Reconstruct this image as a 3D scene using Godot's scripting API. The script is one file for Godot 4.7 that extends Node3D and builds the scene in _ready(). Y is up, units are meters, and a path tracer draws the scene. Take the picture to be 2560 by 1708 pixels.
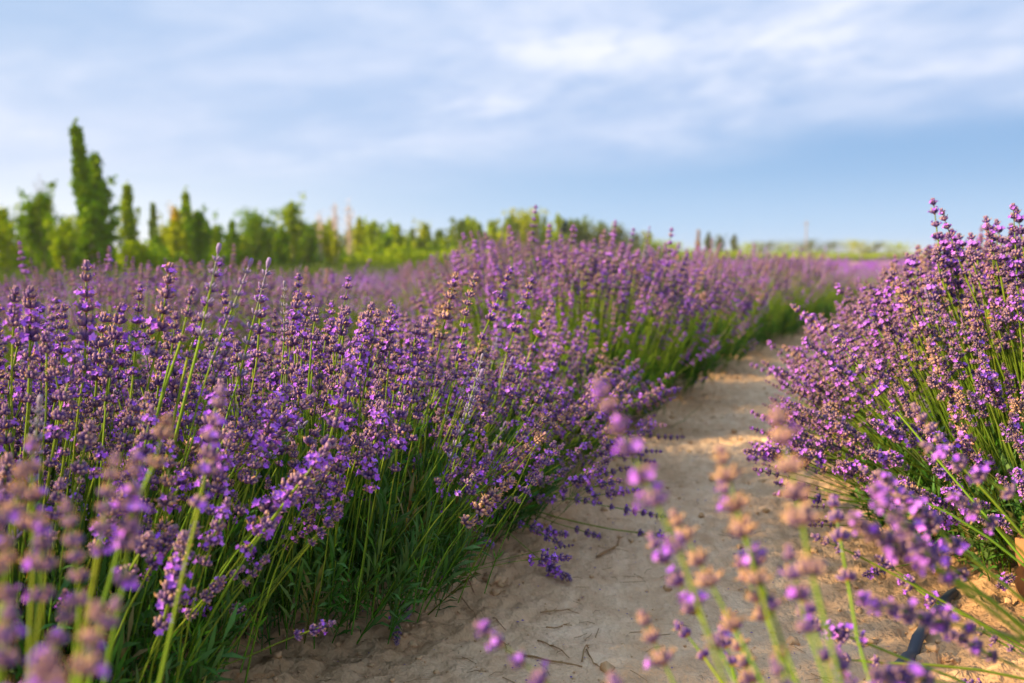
extends Node3D
# A lavender field: two rows of bushes beside a dry soil path, poplars along the far edge, evening sun from the left.
# Ground coordinates are (right, forward) from the point under the camera; rows run along direction (0.350, 0.937).

const EYE := 0.72
const ROW_R := 0.3502
const ROW_F := 0.9367

const LEFT_TALL := [[-0.657, 0.712, 1.300], [-0.442, 0.713, 1.320], [-0.409, 0.731, 1.300], [-0.401, 0.697, 1.320], [-0.499, 0.687, 1.380], [-0.471, 0.683, 1.360], [-0.590, 0.669, 1.360], [-0.567, 0.676, 1.400], [-0.401, 0.660, 1.450], [-0.387, 0.673, 1.500], [-0.538, 0.658, 1.400], [-0.614, 0.662, 1.300], [-0.660, 0.683, 1.350], [-0.598, 0.639, 1.300], [-0.437, 0.690, 1.330]]
const LEFT_TALL_B := [[-0.404, 0.685, 1.750], [-0.344, 0.683, 1.700], [-0.310, 0.657, 1.750], [-0.254, 0.667, 1.800], [-0.373, 0.650, 1.750], [-0.297, 0.600, 1.800], [-0.297, 0.614, 1.900], [-0.099, 0.682, 2.000], [-0.147, 0.654, 2.050], [-0.202, 0.631, 2.000], [-0.065, 0.650, 2.100], [0.045, 0.607, 2.300], [-0.238, 0.610, 1.900], [-0.010, 0.612, 2.200]]
const FRONT_LEFT := [[-0.343, 0.588, 0.66], [-0.336, 0.58, 0.68], [-0.29, 0.587, 0.68], [-0.295, 0.559, 0.66], [-0.281, 0.558, 0.7], [-0.294, 0.624, 0.8], [-0.273, 0.577, 0.85], [-0.326, 0.576, 0.62], [-0.311, 0.569, 0.64], [-0.278, 0.554, 0.52], [-0.325, 0.556, 0.6], [-0.242, 0.541, 0.5], [-0.23, 0.545, 0.5], [-0.262, 0.548, 0.6], [-0.258, 0.52, 0.5], [-0.3, 0.53, 0.62]]
const FRONT_RIGHT := [[0.106, 0.609, 0.620], [0.168, 0.573, 0.660], [0.192, 0.593, 0.620], [0.157, 0.534, 0.680], [0.188, 0.540, 0.700], [0.209, 0.531, 0.680], [0.154, 0.504, 0.720], [0.235, 0.494, 0.720], [0.211, 0.484, 0.750], [0.079, 0.459, 0.660], [0.128, 0.464, 0.700], [0.100, 0.460, 0.620], [0.210, 0.413, 0.800], [0.189, 0.488, 0.620], [0.257, 0.442, 0.700], [0.213, 0.391, 0.900], [0.312, 0.495, 0.900], [0.190, 0.400, 0.950]]
const RIGHT_LEANING := [[0.429, 0.425, 1.200], [0.341, 0.543, 0.800], [0.353, 0.535, 0.780], [0.382, 0.487, 0.800], [0.304, 0.487, 0.700], [0.280, 0.481, 0.680], [0.467, 0.465, 1.000], [0.452, 0.421, 0.900], [0.279, 0.473, 0.600], [0.310, 0.471, 0.620], [0.419, 0.331, 1.100], [0.385, 0.375, 1.050], [0.497, 0.392, 1.200], [0.547, 0.350, 1.250], [0.586, 0.560, 1.500], [0.506, 0.492, 1.250], [0.487, 0.564, 0.950], [0.551, 0.539, 1.200], [0.496, 0.520, 1.000], [0.434, 0.512, 0.950]]
const RIGHT_BIG_EDGE := [[0.643, 0.48, 2.15], [0.628, 0.398, 2.1], [0.632, 0.328, 2.0], [0.826, 0.608, 2.5], [0.762, 0.528, 2.4], [0.712, 0.459, 2.1], [0.72, 0.391, 2.0], [0.871, 0.581, 2.4], [0.907, 0.78, 2.1], [0.932, 0.79, 2.05], [0.961, 0.778, 2.05], [0.983, 0.787, 2.0], [1.017, 0.768, 2.0]]
const LOW_STEMS := [[0.064, 0.140, 2.196], [0.155, 0.160, 2.380], [0.253, 0.180, 2.517], [0.323, 0.120, 2.485], [0.016, 0.190, 2.309], [-0.026, 0.250, 2.366], [-0.087, 0.250, 2.051], [0.128, 0.210, 2.488], [-0.208, 0.150, 1.879], [-0.227, 0.130, 1.862], [-0.142, 0.210, 1.909]]
const LOW_STEMS_NEXT := [[0.412, 0.390, 3.052], [0.343, 0.330, 2.918], [0.440, 0.250, 3.147], [0.340, 0.210, 2.993], [0.262, 0.260, 2.873]]
const TWIGS := [[-0.002, 1.749, 0.123, 1.704], [0.127, 1.720, 0.168, 1.847], [0.057, 1.960, 0.140, 1.955], [0.068, 1.856, 0.118, 1.881], [-0.145, 2.251, -0.013, 1.856], [0.049, 1.813, 0.105, 1.737], [-0.030, 1.821, -0.002, 1.753], [0.200, 2.284, 0.267, 2.433], [0.138, 1.769, 0.154, 1.689], [0.656, 4.046, 0.860, 4.438], [-0.105, 2.023, -0.055, 1.876]]
const CLODS := [[-0.085, 2.105, 0.051], [-0.038, 2.120, 0.035], [-0.128, 2.111, 0.033], [-0.023, 2.219, 0.029], [-0.090, 1.992, 0.030], [0.020, 2.258, 0.022], [-0.147, 1.972, 0.023], [-0.176, 1.811, 0.019], [0.006, 2.471, 0.022], [0.424, 3.592, 0.041], [0.456, 3.475, 0.046], [0.525, 3.633, 0.035], [0.337, 3.364, 0.030], [0.962, 2.452, 0.024], [0.669, 1.769, 0.014], [0.747, 1.637, 0.019], [0.832, 1.811, 0.016]]
const TREES := [
	[-14.32, 28.01, 2.06, 0.76, 1, "b", 0.000, "leafy bright green poplar cut off by the left end of the tree line"],
	[-13.61, 28.88, 2.67, 0.94, 1, "d", 0.000, "dark green poplar with thin bare twigs at its top, left of the tallest poplar"],
	[-13.05, 29.97, 4.89, 0.76, 0, "d", -0.092, "tallest poplar of the tree line, slim, leaning a little to the left"],
	[-12.80, 30.73, 4.01, 0.86, 1, "d", -0.040, "second tallest poplar, dense and dark, touching the tallest poplar on its right"],
	[-11.94, 26.66, 1.68, 0.61, 1, "b", 0.000, "short bright poplar growing at the foot of the tallest poplar"],
	[-12.37, 32.15, 3.20, 0.73, 0, "b", 0.000, "thin see-through poplar with sky showing between its lower limbs"],
	[-10.39, 27.68, 1.06, 0.56, 4, "b", 0.000, "low leafy shrub at the foot of the see-through poplar"],
	[-17.03, 47.41, 3.39, 0.62, 0, "u", 0.000, "narrow bluish green sapling standing alone in a gap of sky"],
	[-11.65, 34.60, 2.46, 0.67, 0, "y", 0.000, "poplar with a patch of yellow leaves at its top"],
	[-11.47, 35.12, 3.16, 0.62, 0, "b", 0.000, "tall light green poplar just right of the yellow-topped one"],
	[-10.34, 32.82, 2.23, 0.86, 1, "d", 0.000, "full dark poplar in front of the tall light green one"],
	[-10.97, 36.92, 1.89, 0.52, 0, "b", 0.000, "slender bright poplar right of the full dark poplar"],
	[-10.65, 37.94, 2.17, 0.60, 0, "d", 0.000, "slender dark poplar between the two slender bright ones"],
	[-10.46, 38.62, 1.44, 0.58, 0, "b", 0.000, "short slender bright poplar left of the wide round-shouldered poplar"],
	[-10.18, 39.45, 2.40, 1.25, 1, "d", 0.000, "wide round-shouldered poplar of even dark green"],
	[-9.89, 40.41, 1.91, 0.71, 0, "b", 0.000, "small bright poplar at the right shoulder of the wide dark one"],
	[-9.31, 42.16, 3.15, 1.04, 1, "b", 0.000, "spire-topped poplar, the tallest in the middle left of the tree line"],
	[-8.88, 38.40, 1.86, 0.67, 0, "d", 0.000, "short dark poplar at the left foot of the spire-topped poplar"],
	[-8.92, 43.40, 2.00, 0.91, 1, "d", 0.000, "blunt dark poplar between the spire-topped poplar and the first bare sapling"],
	[-8.55, 44.47, 2.77, 0.27, 3, "t", 0.000, "pale bare sapling, the leftmost and shortest of three"],
	[-8.11, 45.74, 3.22, 0.48, 3, "t", 0.000, "pale bare sapling with the bushiest top, middle one of three"],
	[-7.67, 46.98, 3.41, 0.33, 3, "t", 0.000, "pale bare sapling, the thinnest of three, beside a yellow-green poplar"],
	[-7.71, 42.36, 1.70, 0.74, 1, "y", 0.000, "yellow-green poplar below the pale bare saplings"],
	[-7.35, 47.90, 2.65, 0.84, 0, "y", 0.000, "yellow-green upright poplar right of the bare saplings"],
	[-6.86, 49.26, 2.50, 0.91, 1, "b", 0.000, "bright green poplar forming a pair with a yellow-green one"],
	[-6.38, 50.56, 1.67, 0.80, 1, "d", 0.000, "low dark poplar in the dip right of the bright pair"],
	[-5.93, 51.71, 2.43, 0.91, 1, "b", 0.000, "pointed green poplar with brownish leaves near its top"],
	[-6.75, 67.24, 2.71, 0.89, 0, "u", 0.000, "grey-green slim poplar beside the pointed one"],
	[-5.86, 68.92, 2.91, 0.91, 0, "u", 0.000, "grey-green slim poplar at the left edge of a gap of sky"],
	[-5.23, 70.11, 2.49, 0.80, 0, "u", 0.000, "smallest grey-green slim poplar at the gap of sky"],
	[-4.30, 71.87, 3.09, 1.01, 0, "u", 0.000, "grey-green poplar just right of the gap of sky"],
	[-3.37, 73.58, 3.47, 1.16, 0, "u", 0.000, "grey-green poplar with a rounded tip, second right of the gap"],
	[-2.46, 75.25, 3.34, 1.12, 0, "u", 0.000, "grey-green poplar third right of the gap"],
	[-1.45, 77.10, 3.60, 1.15, 0, "u", 0.000, "grey-green poplar fourth right of the gap"],
	[-0.45, 78.90, 3.94, 1.25, 0, "u", 0.000, "grey-green poplar behind the bright broad one"],
	[-0.80, 60.87, 1.99, 1.18, 1, "y", 0.000, "low bright yellow-green poplar in front of the grey-green ones"],
	[0.91, 67.66, 3.66, 1.90, 1, "y", 0.000, "bright broad poplar, the highest in the middle of the tree line"],
	[2.73, 84.50, 4.32, 0.82, 0, "u", 0.000, "dark thin poplar standing up right of the bright broad one"],
	[3.06, 69.35, 2.02, 1.52, 1, "b", 0.000, "low green poplar below the two dark ones"],
	[3.89, 73.77, 3.48, 1.10, 0, "n", 0.000, "bluish dark poplar outlined alone against the sky"],
	[6.55, 91.01, 4.00, 1.60, 0, "u", 0.000, "pale green poplar at the left end of the distant grove"],
	[7.17, 80.11, 3.16, 1.90, 2, "g", 0.000, "broad olive tree-crown, first of the distant grove"],
	[8.91, 83.36, 3.11, 1.98, 2, "g", 0.000, "broad olive tree-crown, second of the distant grove"],
	[10.61, 86.42, 2.60, 1.90, 2, "g", 0.000, "broad olive tree-crown, third and lowest of the distant grove"],
	[12.12, 85.35, 1.91, 2.25, 4, "b", 0.000, "low green bush at the right foot of the distant grove"],
	[14.98, 92.60, 1.85, 1.63, 4, "b", 0.000, "low green bush left of the tan column"],
	[18.76, 100.42, 3.51, 0.57, 0, "o", 0.000, "narrow tan dry poplar like a column above the lavender"],
	[20.25, 102.85, 3.31, 0.99, 0, "g", 0.000, "small far poplar just right of the tan column"],
	[22.02, 105.67, 2.84, 1.21, 1, "g", 0.000, "small far rounded poplar between two taller ones"],
	[24.36, 109.39, 3.29, 0.96, 0, "g", 0.000, "small far poplar, last before the low hedge"],
]
const HEDGE := [[35.41, 150.00, 2.42, 4.61], [38.35, 150.00, 2.68, 4.61], [41.31, 150.00, 2.42, 3.95], [44.25, 150.00, 2.81, 5.27], [47.86, 150.00, 2.55, 5.27], [51.46, 150.00, 2.81, 5.27], [54.75, 150.00, 2.55, 4.61], [58.03, 150.00, 2.42, 5.27]]

var rng := RandomNumberGenerator.new()
var fine := FastNoiseLite.new()
var wide := FastNoiseLite.new()
var veg: StandardMaterial3D
var flower: StandardMaterial3D
var leaf_mat: StandardMaterial3D
var ground_tex: ImageTexture
var names := {}
var stem_meshes: Array = []
var stem_tips: Array = []
var stem_ends: Array = []
var head_meshes: Array = []
var bud_meshes: Array = []
var spike_meshes: Array = []
var far_spike_meshes: Array = []
var clump_meshes: Array = []
var sprig_meshes: Array = []


class Buf:
	var v := PackedVector3Array()
	var c := PackedColorArray()
	var i := PackedInt32Array()

	func vert(p: Vector3, col: Color) -> int:
		v.append(p)
		c.append(col)
		return v.size() - 1

	func tri(a: int, b: int, d: int) -> void:
		i.append(a); i.append(b); i.append(d)

	func tube(pts: Array, radii: Array, sides: int, cols: Array, cap := true) -> void:
		var n := pts.size()
		var first := v.size()
		var side := Vector3.ZERO
		for k in n:
			var dir: Vector3 = (pts[mini(k + 1, n - 1)] - pts[maxi(k - 1, 0)]).normalized()
			if k == 0:
				side = dir.cross(Vector3(0.31, 0.11, 0.94)).normalized()
				if side.length() < 0.5:
					side = Vector3.RIGHT
			side = (side - dir * side.dot(dir)).normalized()
			var up := dir.cross(side)
			for s in sides:
				var a := TAU * s / sides
				vert(pts[k] + (side * cos(a) + up * sin(a)) * radii[k], cols[k])
		for k in n - 1:
			for s in sides:
				var a := first + k * sides + s
				var b := first + k * sides + (s + 1) % sides
				tri(a, b, b + sides)
				tri(a, b + sides, a + sides)
		if cap:
			var e := vert(pts[n - 1] + (pts[n - 1] - pts[n - 2]).normalized() * radii[n - 1] * 0.4, cols[n - 1])
			for s in sides:
				tri(first + (n - 1) * sides + s, first + (n - 1) * sides + (s + 1) % sides, e)

	func blade(base: Vector3, dir: Vector3, side: Vector3, length: float, half: float, c0: Color, c1: Color, droop := 0.0) -> void:
		var nrm := side.cross(dir)
		var mid := base + dir * length * 0.5 + nrm * (length * 0.07)
		var a := vert(base, c0)
		var b := vert(mid + side * half, c0.lerp(c1, 0.5))
		var d := vert(mid - side * half, c0.lerp(c1, 0.5))
		var e := vert(base + dir * length - Vector3.UP * droop * length, c1)
		tri(a, d, b)
		tri(b, d, e)

	func add(o: Buf, t: Transform3D, tint := Color.WHITE) -> void:
		var at := v.size()
		for k in o.v.size():
			v.append(t * o.v[k])
			c.append(o.c[k] * tint)
		for k in o.i:
			i.append(at + k)

	func mesh(m: Material) -> ArrayMesh:
		var nrm := PackedVector3Array()
		nrm.resize(v.size())
		var idx := PackedInt32Array()
		idx.resize(i.size())
		for k in range(0, i.size(), 3):
			var a := i[k]
			var b := i[k + 1]
			var d := i[k + 2]
			var f := (v[b] - v[a]).cross(v[d] - v[a])
			nrm[a] += f
			nrm[b] += f
			nrm[d] += f
			idx[k] = a
			idx[k + 1] = d
			idx[k + 2] = b
		for k in nrm.size():
			nrm[k] = nrm[k].normalized() if nrm[k].length_squared() > 0.0 else Vector3.UP
		var arr := []
		arr.resize(Mesh.ARRAY_MAX)
		arr[Mesh.ARRAY_VERTEX] = v
		arr[Mesh.ARRAY_NORMAL] = nrm
		arr[Mesh.ARRAY_COLOR] = c
		arr[Mesh.ARRAY_INDEX] = idx
		var out := ArrayMesh.new()
		out.add_surface_from_arrays(Mesh.PRIMITIVE_TRIANGLES, arr)
		out.surface_set_material(0, m)
		return out


func r(a: float, b: float) -> float:
	return rng.randf_range(a, b)


func smooth(a: float, b: float, x: float) -> float:
	var t := clampf((x - a) / (b - a), 0.0, 1.0)
	return t * t * (3.0 - 2.0 * t)


func numbered(called: String) -> String:
	var n: int = names.get(called, 0)
	names[called] = n + 1
	return called if n == 0 else "%s_%03d" % [called, n]


func tag(o: Node3D, label: String, category: String, group := "", kind := "") -> void:
	o.set_meta("label", label)
	o.set_meta("category", category)
	if group:
		o.set_meta("group", group)
	if kind:
		o.set_meta("kind", kind)


func thing(called: String, at: Vector3, label: String, category: String, group := "") -> Node3D:
	var o := Node3D.new()
	o.name = numbered(called)
	o.position = at
	tag(o, label, category, group)
	add_child(o)
	return o


func piece(called: String, m: Mesh, parent: Node3D, t := Transform3D(), mat: Material = null) -> MeshInstance3D:
	var o := MeshInstance3D.new()
	o.name = numbered(called) if parent == self else called
	o.mesh = m
	o.transform = t
	if mat:
		o.material_override = mat
	parent.add_child(o, true)
	return o


func many(called: String, m: Mesh, where: Array, parent: Node3D, tints: Array = []) -> MultiMeshInstance3D:
	var mm := MultiMesh.new()
	mm.transform_format = MultiMesh.TRANSFORM_3D
	mm.use_colors = tints.size() > 0
	mm.mesh = m
	mm.instance_count = where.size()
	for k in where.size():
		mm.set_instance_transform(k, where[k])
		if tints.size() > 0:
			mm.set_instance_color(k, tints[k])
	var o := MultiMeshInstance3D.new()
	o.name = numbered(called) if parent == self else called
	o.multimesh = mm
	o.set_meta("kind", "stuff")
	parent.add_child(o, true)
	return o


# ---------------------------------------------------------------- ground

func bend(s: float) -> float:
	# beyond the first few metres the rows curve to the right
	return 0.028 * pow(maxf(0.0, minf(s, 40.0) - 5.0), 1.5)


func across(x: float, d: float) -> float:
	return x * ROW_F - d * ROW_R - bend(x * ROW_R + d * ROW_F)


func row_point(c: float, s: float) -> Vector2:
	c += bend(s)
	return Vector2(c * ROW_F + s * ROW_R, -c * ROW_R + s * ROW_F)


func from_row(c: float) -> float:
	# distance to the centre line of the nearest row: -1.35 and every 1.7 m to the left, 0.55 and every 1.7 m to the right
	if c < -0.42:
		return absf(fposmod(c + 1.35 + 0.85, 1.7) - 0.85)
	return absf(fposmod(c - 0.55 + 0.85, 1.7) - 0.85)


func ground_at(x: float, d: float) -> float:
	var far := 1.0 - smooth(9.0, 18.0, d)
	if far <= 0.0:
		return 0.0
	var c := across(x, d)
	var s := x * ROW_R + d * ROW_F
	var dc := from_row(c)
	var h := 0.045 * exp(-pow(dc / 0.5, 4.0))
	h += 0.022 * wide.get_noise_2d(x, d)
	var rough := smooth(0.85, 0.45, dc)
	var bare := 1.0 - rough
	var ripple := 1.0 - absf(fine.get_noise_2d(c * 1.6 + 40.0, s * 6.5)) * 2.2
	h += 0.017 * ripple * (0.35 + 0.65 * bare) * (0.5 + 0.7 * smooth(1.9, 3.2, d))
	var crack := absf(fine.get_noise_2d(c * 4.0 - 71.0, s * 7.0))
	h -= 0.014 * smooth(0.045, 0.0, crack) * smooth(0.1, 0.3, wide.get_noise_2d(x * 3.0 + 9.0, d * 3.0) + 0.25)
	h += 0.019 * rough * fine.get_noise_2d(x * 14.0, d * 14.0)
	h += 0.013 * rough * absf(fine.get_noise_2d(x * 31.0, d * 31.0))
	h += 0.006 * fine.get_noise_2d(x * 22.0 + 5.0, d * 30.0) + 0.0032 * fine.get_noise_2d(x * 70.0, d * 70.0)
	return h * far


func on_ground(x: float, d: float, up := 0.0) -> Vector3:
	return Vector3(x, ground_at(x, d) + up, -d)


func steps(from: float, to: float, first: float, grow: float, most: float) -> Array:
	var out := [from]
	var w := first
	while out[-1] < to:
		out.append(out[-1] + w)
		w = minf(w * grow, most)
	return out


func build_ground() -> void:
	var xs: Array = []
	for x in steps(0.0, 900.0, 0.011, 1.0, 1.0).slice(0, 1):
		xs.append(x)
	var right := [0.0]
	var w := 0.013
	while right[-1] < 1500.0:
		right.append(right[-1] + w)
		if right[-1] > 1.2:
			w *= 1.045
	var left := [0.0]
	w = 0.013
	while left[-1] < 1500.0:
		left.append(left[-1] + w)
		if left[-1] > 0.6:
			w *= 1.05
	left.reverse()
	xs = []
	for x in left:
		xs.append(-x)
	for x in right.slice(1):
		xs.append(x)
	var ds := [1.2]
	w = 0.011
	while ds[-1] < 2500.0:
		ds.append(ds[-1] + w)
		w *= 1.006 if ds[-1] < 8.0 else 1.05
	var back := [1.2]
	w = 0.03
	while back[-1] > -600.0:
		back.append(back[-1] - w)
		w *= 1.2
	back.reverse()
	back.resize(back.size() - 1)
	ds = back + ds
	var b := Buf.new()
	var n := xs.size()
	for d in ds:
		for x in xs:
			var c := across(x, d)
			var dc := from_row(c)
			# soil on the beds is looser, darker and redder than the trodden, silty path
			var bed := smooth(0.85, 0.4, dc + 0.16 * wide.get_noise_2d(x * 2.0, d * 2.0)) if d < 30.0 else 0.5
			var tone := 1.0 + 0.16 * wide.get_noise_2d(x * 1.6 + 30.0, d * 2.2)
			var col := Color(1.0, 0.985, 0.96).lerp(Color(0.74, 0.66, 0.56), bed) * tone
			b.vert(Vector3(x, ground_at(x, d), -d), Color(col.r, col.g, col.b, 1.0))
	for k in ds.size() - 1:
		for j in n - 1:
			var a := k * n + j
			b.tri(a, a + 1, a + n + 1)
			b.tri(a, a + n + 1, a + n)
	var m := StandardMaterial3D.new()
	m.resource_name = "soil"
	m.vertex_color_use_as_albedo = true
	m.roughness = 0.95
	m.metallic_specular = 0.2
	ground_tex = ground_picture()
	m.albedo_texture = ground_tex
	m.uv1_triplanar = true
	m.uv1_world_triplanar = true
	m.uv1_scale = Vector3(0.83, 0.83, 0.83)
	m.normal_enabled = true
	var nt := NoiseTexture2D.new()
	nt.width = 1024
	nt.height = 1024
	nt.seamless = true
	nt.as_normal_map = true
	nt.bump_strength = 7.0
	var nn := FastNoiseLite.new()
	nn.seed = 12
	nn.frequency = 0.035
	nn.fractal_octaves = 6
	nn.fractal_gain = 0.62
	nt.noise = nn
	m.normal_texture = nt
	m.normal_scale = 1.3
	var o := piece("ground", b.mesh(m), self)
	o.set_meta("kind", "structure")
	o.set_meta("label", "dry beige soil path between lavender rows and field beyond")


func ground_picture() -> ImageTexture:
	var size := 768
	var im := Image.create(size, size, false, Image.FORMAT_RGB8)
	var a := FastNoiseLite.new()
	a.seed = 3
	a.frequency = 1.0
	a.fractal_octaves = 5
	a.fractal_gain = 0.6
	var g := FastNoiseLite.new()
	g.seed = 8
	g.noise_type = FastNoiseLite.TYPE_VALUE
	g.frequency = 1.0
	g.fractal_type = FastNoiseLite.FRACTAL_NONE
	var light := Color(0.975, 0.865, 0.715)
	var dark := Color(0.83, 0.69, 0.535)
	for y in size:
		var vy := TAU * y / size
		var sy := sin(vy)
		var cy := cos(vy)
		for x in size:
			var vx := TAU * x / size
			# noise on a torus repeats without a seam
			var p := Vector3((2.0 + cy) * cos(vx), (2.0 + cy) * sin(vx), sy) * 1.6
			var t := 0.5 + 0.75 * a.get_noise_3dv(p) + 0.16 * g.get_noise_3dv(p * 38.0)
			var col := dark.lerp(light, clampf(t, 0.0, 1.0))
			var speck := g.get_noise_3dv(p * 21.0 + Vector3(9, 4, 1))
			if speck > 0.93:
				col = col.lerp(Color(0.40, 0.31, 0.25), 0.6)
			im.set_pixel(x, y, col)
	return ImageTexture.create_from_image(im)


# ---------------------------------------------------------------- lavender

func jitter(c: Color, by: float) -> Color:
	var k := 1.0 + r(-by, by)
	return Color(c.r * k * (1.0 + r(-by, by) * 0.4), c.g * k * (1.0 + r(-by, by) * 0.4), c.b * k, 1.0)


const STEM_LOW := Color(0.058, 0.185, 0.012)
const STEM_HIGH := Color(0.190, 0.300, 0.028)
const CALYX := Color(0.120, 0.062, 0.320)
const CALYX_GREY := Color(0.205, 0.130, 0.350)
const CALYX_RIM := Color(0.72, 0.48, 0.27)
const PETAL := Color(0.400, 0.125, 0.88)
const PETAL_PALE := Color(0.560, 0.230, 0.88)
const BRACT := Color(0.55, 0.28, 0.06)
const TAN := Color(0.58, 0.37, 0.19)


func calyx(b: Buf, base: Vector3, dir: Vector3, length: float, rad: float, c0: Color, c1: Color, c2: Color, sides := 5) -> void:
	var bent := (dir + Vector3(0, 0.55, 0)).normalized()
	b.tube([base, base + dir * length * 0.55, base + dir * length * 0.55 + bent * length * 0.45], [rad * 0.45, rad, rad * 0.74], sides, [c0, c1, c2])


func corolla(b: Buf, base: Vector3, dir: Vector3, size: float, col: Color) -> void:
	var side := dir.cross(Vector3(0.2, 0.9, 0.35)).normalized()
	var up := dir.cross(side)
	var throat := base + dir * size * 0.45
	b.tube([base, throat], [size * 0.10, size * 0.2], 4, [col * 0.8, col], false)
	for k in 5:
		var a := TAU * (k + 0.5) / 5.0 + r(-0.25, 0.25)
		var out := side * cos(a) + up * sin(a)
		var d := (out * 0.85 + dir * r(0.15, 0.65)).normalized()
		var cc := jitter(col, 0.14)
		cc.a = 1.0
		b.blade(throat, d, d.cross(dir).normalized(), size * r(0.55, 0.8), size * 0.26, cc, cc)


func head_buf(bloom: float, tan_share: float, n: int, gap: float, detail: int, age := 0.0) -> Buf:
	# a flower spike: whorls of calyces that open upwards from tan bracts, with air between the whorls; detail 2 near, 1 middle
	var b := Buf.new()
	var y := 0.0
	var big := r(0.92, 1.1)
	var tone := CALYX.lerp(CALYX_GREY, r(0.0, 0.75)).lerp(Color(0.26, 0.17, 0.17), age * age * 0.6)
	var ys: Array = []
	for k in n:
		ys.append(y)
		y += gap * (r(1.25, 2.0) if k == 0 else r(0.85, 1.1)) * (1.0 if k < n - 2 else 0.72)
	var bend := r(-0.14, 0.14)
	var spine := func(h: float) -> Vector3: return Vector3(bend * h * h * 8.0, h, 0)
	var top: float = ys[-1]
	b.tube([Vector3(0, -0.004, 0), spine.call(top * 0.5), spine.call(top)], [0.0012, 0.0010, 0.0007], 4 if detail > 1 else 3, [STEM_HIGH, STEM_HIGH * 1.05, STEM_HIGH.lerp(CALYX, 0.4)])
	for k in n:
		var at: Vector3 = spine.call(ys[k])
		var f := float(k) / maxf(1.0, n - 1)
		var sz := big * (0.98 - 0.38 * f * f) * (0.8 if k == 0 else 1.0) * r(0.88, 1.1)
		var cn := 9 if detail > 1 else 7
		var open := minf(0.52, bloom * (2.3 if rng.randf() < 0.4 else 0.35))
		for ring in 2:
			var count := cn if ring == 0 else (6 if detail > 1 else 4)
			for j in count:
				var a := TAU * (j + 0.5 * ring) / count + r(-0.3, 0.3)
				var tilt := (r(1.0, 1.4) if ring == 0 else r(0.35, 0.75)) * (1.0 - 0.25 * f)
				var dir := Vector3(cos(a) * sin(tilt), cos(tilt), sin(a) * sin(tilt))
				var base := at + Vector3(cos(a), 0.25 + 0.9 * ring, sin(a)) * 0.0011 * sz
				var length := r(0.0068, 0.0088) * sz
				var cc := jitter(tone, 0.25)
				var c0 := cc.lerp(BRACT, 0.18)
				var c2 := cc.lerp(CALYX_RIM, minf(1.0, r(0.08, 0.70) + 0.3 * age))
				if detail > 1:
					calyx(b, base, dir, length, 0.0019 * sz, c0, cc, c2)
				else:
					var side := dir.cross(Vector3.UP).normalized()
					calyx(b, base, dir, length, 0.0020 * sz, c0, cc, c2, 3)
				var tip := base + dir * length
				var luck := rng.randf()
				if luck < open * (1.2 if f < 0.8 else 0.7):
					corolla(b, tip - dir * 0.001, (dir + Vector3(0, 0.1, 0)).normalized(), r(0.0052, 0.0070) * sz, jitter(PETAL.lerp(PETAL_PALE, rng.randf()), 0.2))
				elif luck > 1.0 - tan_share:
					var q := (dir + Vector3(r(-0.5, 0.5), r(-0.2, 0.5), r(-0.5, 0.5))).normalized()
					b.tube([tip - dir * 0.0004, tip + q * r(0.0018, 0.0032)], [0.0010 * sz, 0.0004], 3, [jitter(TAN, 0.3), jitter(TAN.lerp(BRACT, 0.4), 0.3)])
		# papery bracts under the whorl
		for j in (4 if detail > 1 else 3):
			var a := TAU * j / 4.0 + r(-0.4, 0.4)
			var dir := Vector3(cos(a), r(0.25, 0.7), sin(a)).normalized()
			var bc := jitter(BRACT, 0.3)
			b.blade(at - Vector3(0, 0.0016, 0), dir, dir.cross(Vector3.UP).normalized(), 0.0056 * sz, 0.0018 * sz, bc, bc.lerp(CALYX_GREY, 0.35))
	# the closed bud at the very top
	var t: Vector3 = spine.call(top)
	for j in 4:
		var a := TAU * j / 4.0
		var d2 := Vector3(cos(a) * 0.28, 1.0, sin(a) * 0.28).normalized()
		calyx(b, t + Vector3(0, 0.002, 0), d2, 0.007, 0.0014, tone, jitter(tone, 0.2), tone.lerp(CALYX_RIM, 0.4), 4 if detail > 1 else 3)
	return b


func bud_buf() -> Buf:
	# a young spike, pale and not yet in flower: small pairs of buds with wide gaps
	var b := Buf.new()
	var n := rng.randi_range(6, 8)
	var y := 0.0
	var tone := Color(0.27, 0.20, 0.46).lerp(Color(0.33, 0.36, 0.30), r(0.0, 0.5))
	for k in n:
		var sz := 0.95 - 0.35 * k / n
		for j in 6:
			var a := TAU * j / 6.0 + k
			var tilt := r(0.5, 1.05)
			var dir := Vector3(cos(a) * sin(tilt), cos(tilt), sin(a) * sin(tilt))
			calyx(b, Vector3(cos(a) * 0.001, y, sin(a) * 0.001), dir, 0.0068 * sz, 0.0013 * sz, tone.lerp(STEM_HIGH, 0.3), jitter(tone, 0.15), tone.lerp(Color(0.45, 0.38, 0.58), 0.5), 4)
		y += 0.0135 * (1.0 - 0.3 * k / n)
	b.tube([Vector3(0, -0.004, 0), Vector3(0, y * 0.5, 0), Vector3(0, y, 0)], [0.0012, 0.0009, 0.0006], 4, [STEM_HIGH, STEM_HIGH, tone])
	calyx(b, Vector3(0, y - 0.004, 0), Vector3.UP, 0.008, 0.0022, tone, tone, tone * 1.1, 5)
	return b


func arc(bend: float, n: int) -> Array:
	var pts := [Vector3.ZERO]
	var p := Vector3.ZERO
	for k in n:
		var a := bend * (k + 0.5) / n
		p += Vector3(sin(a), cos(a), 0) / n
		pts.append(p)
	return pts


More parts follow.
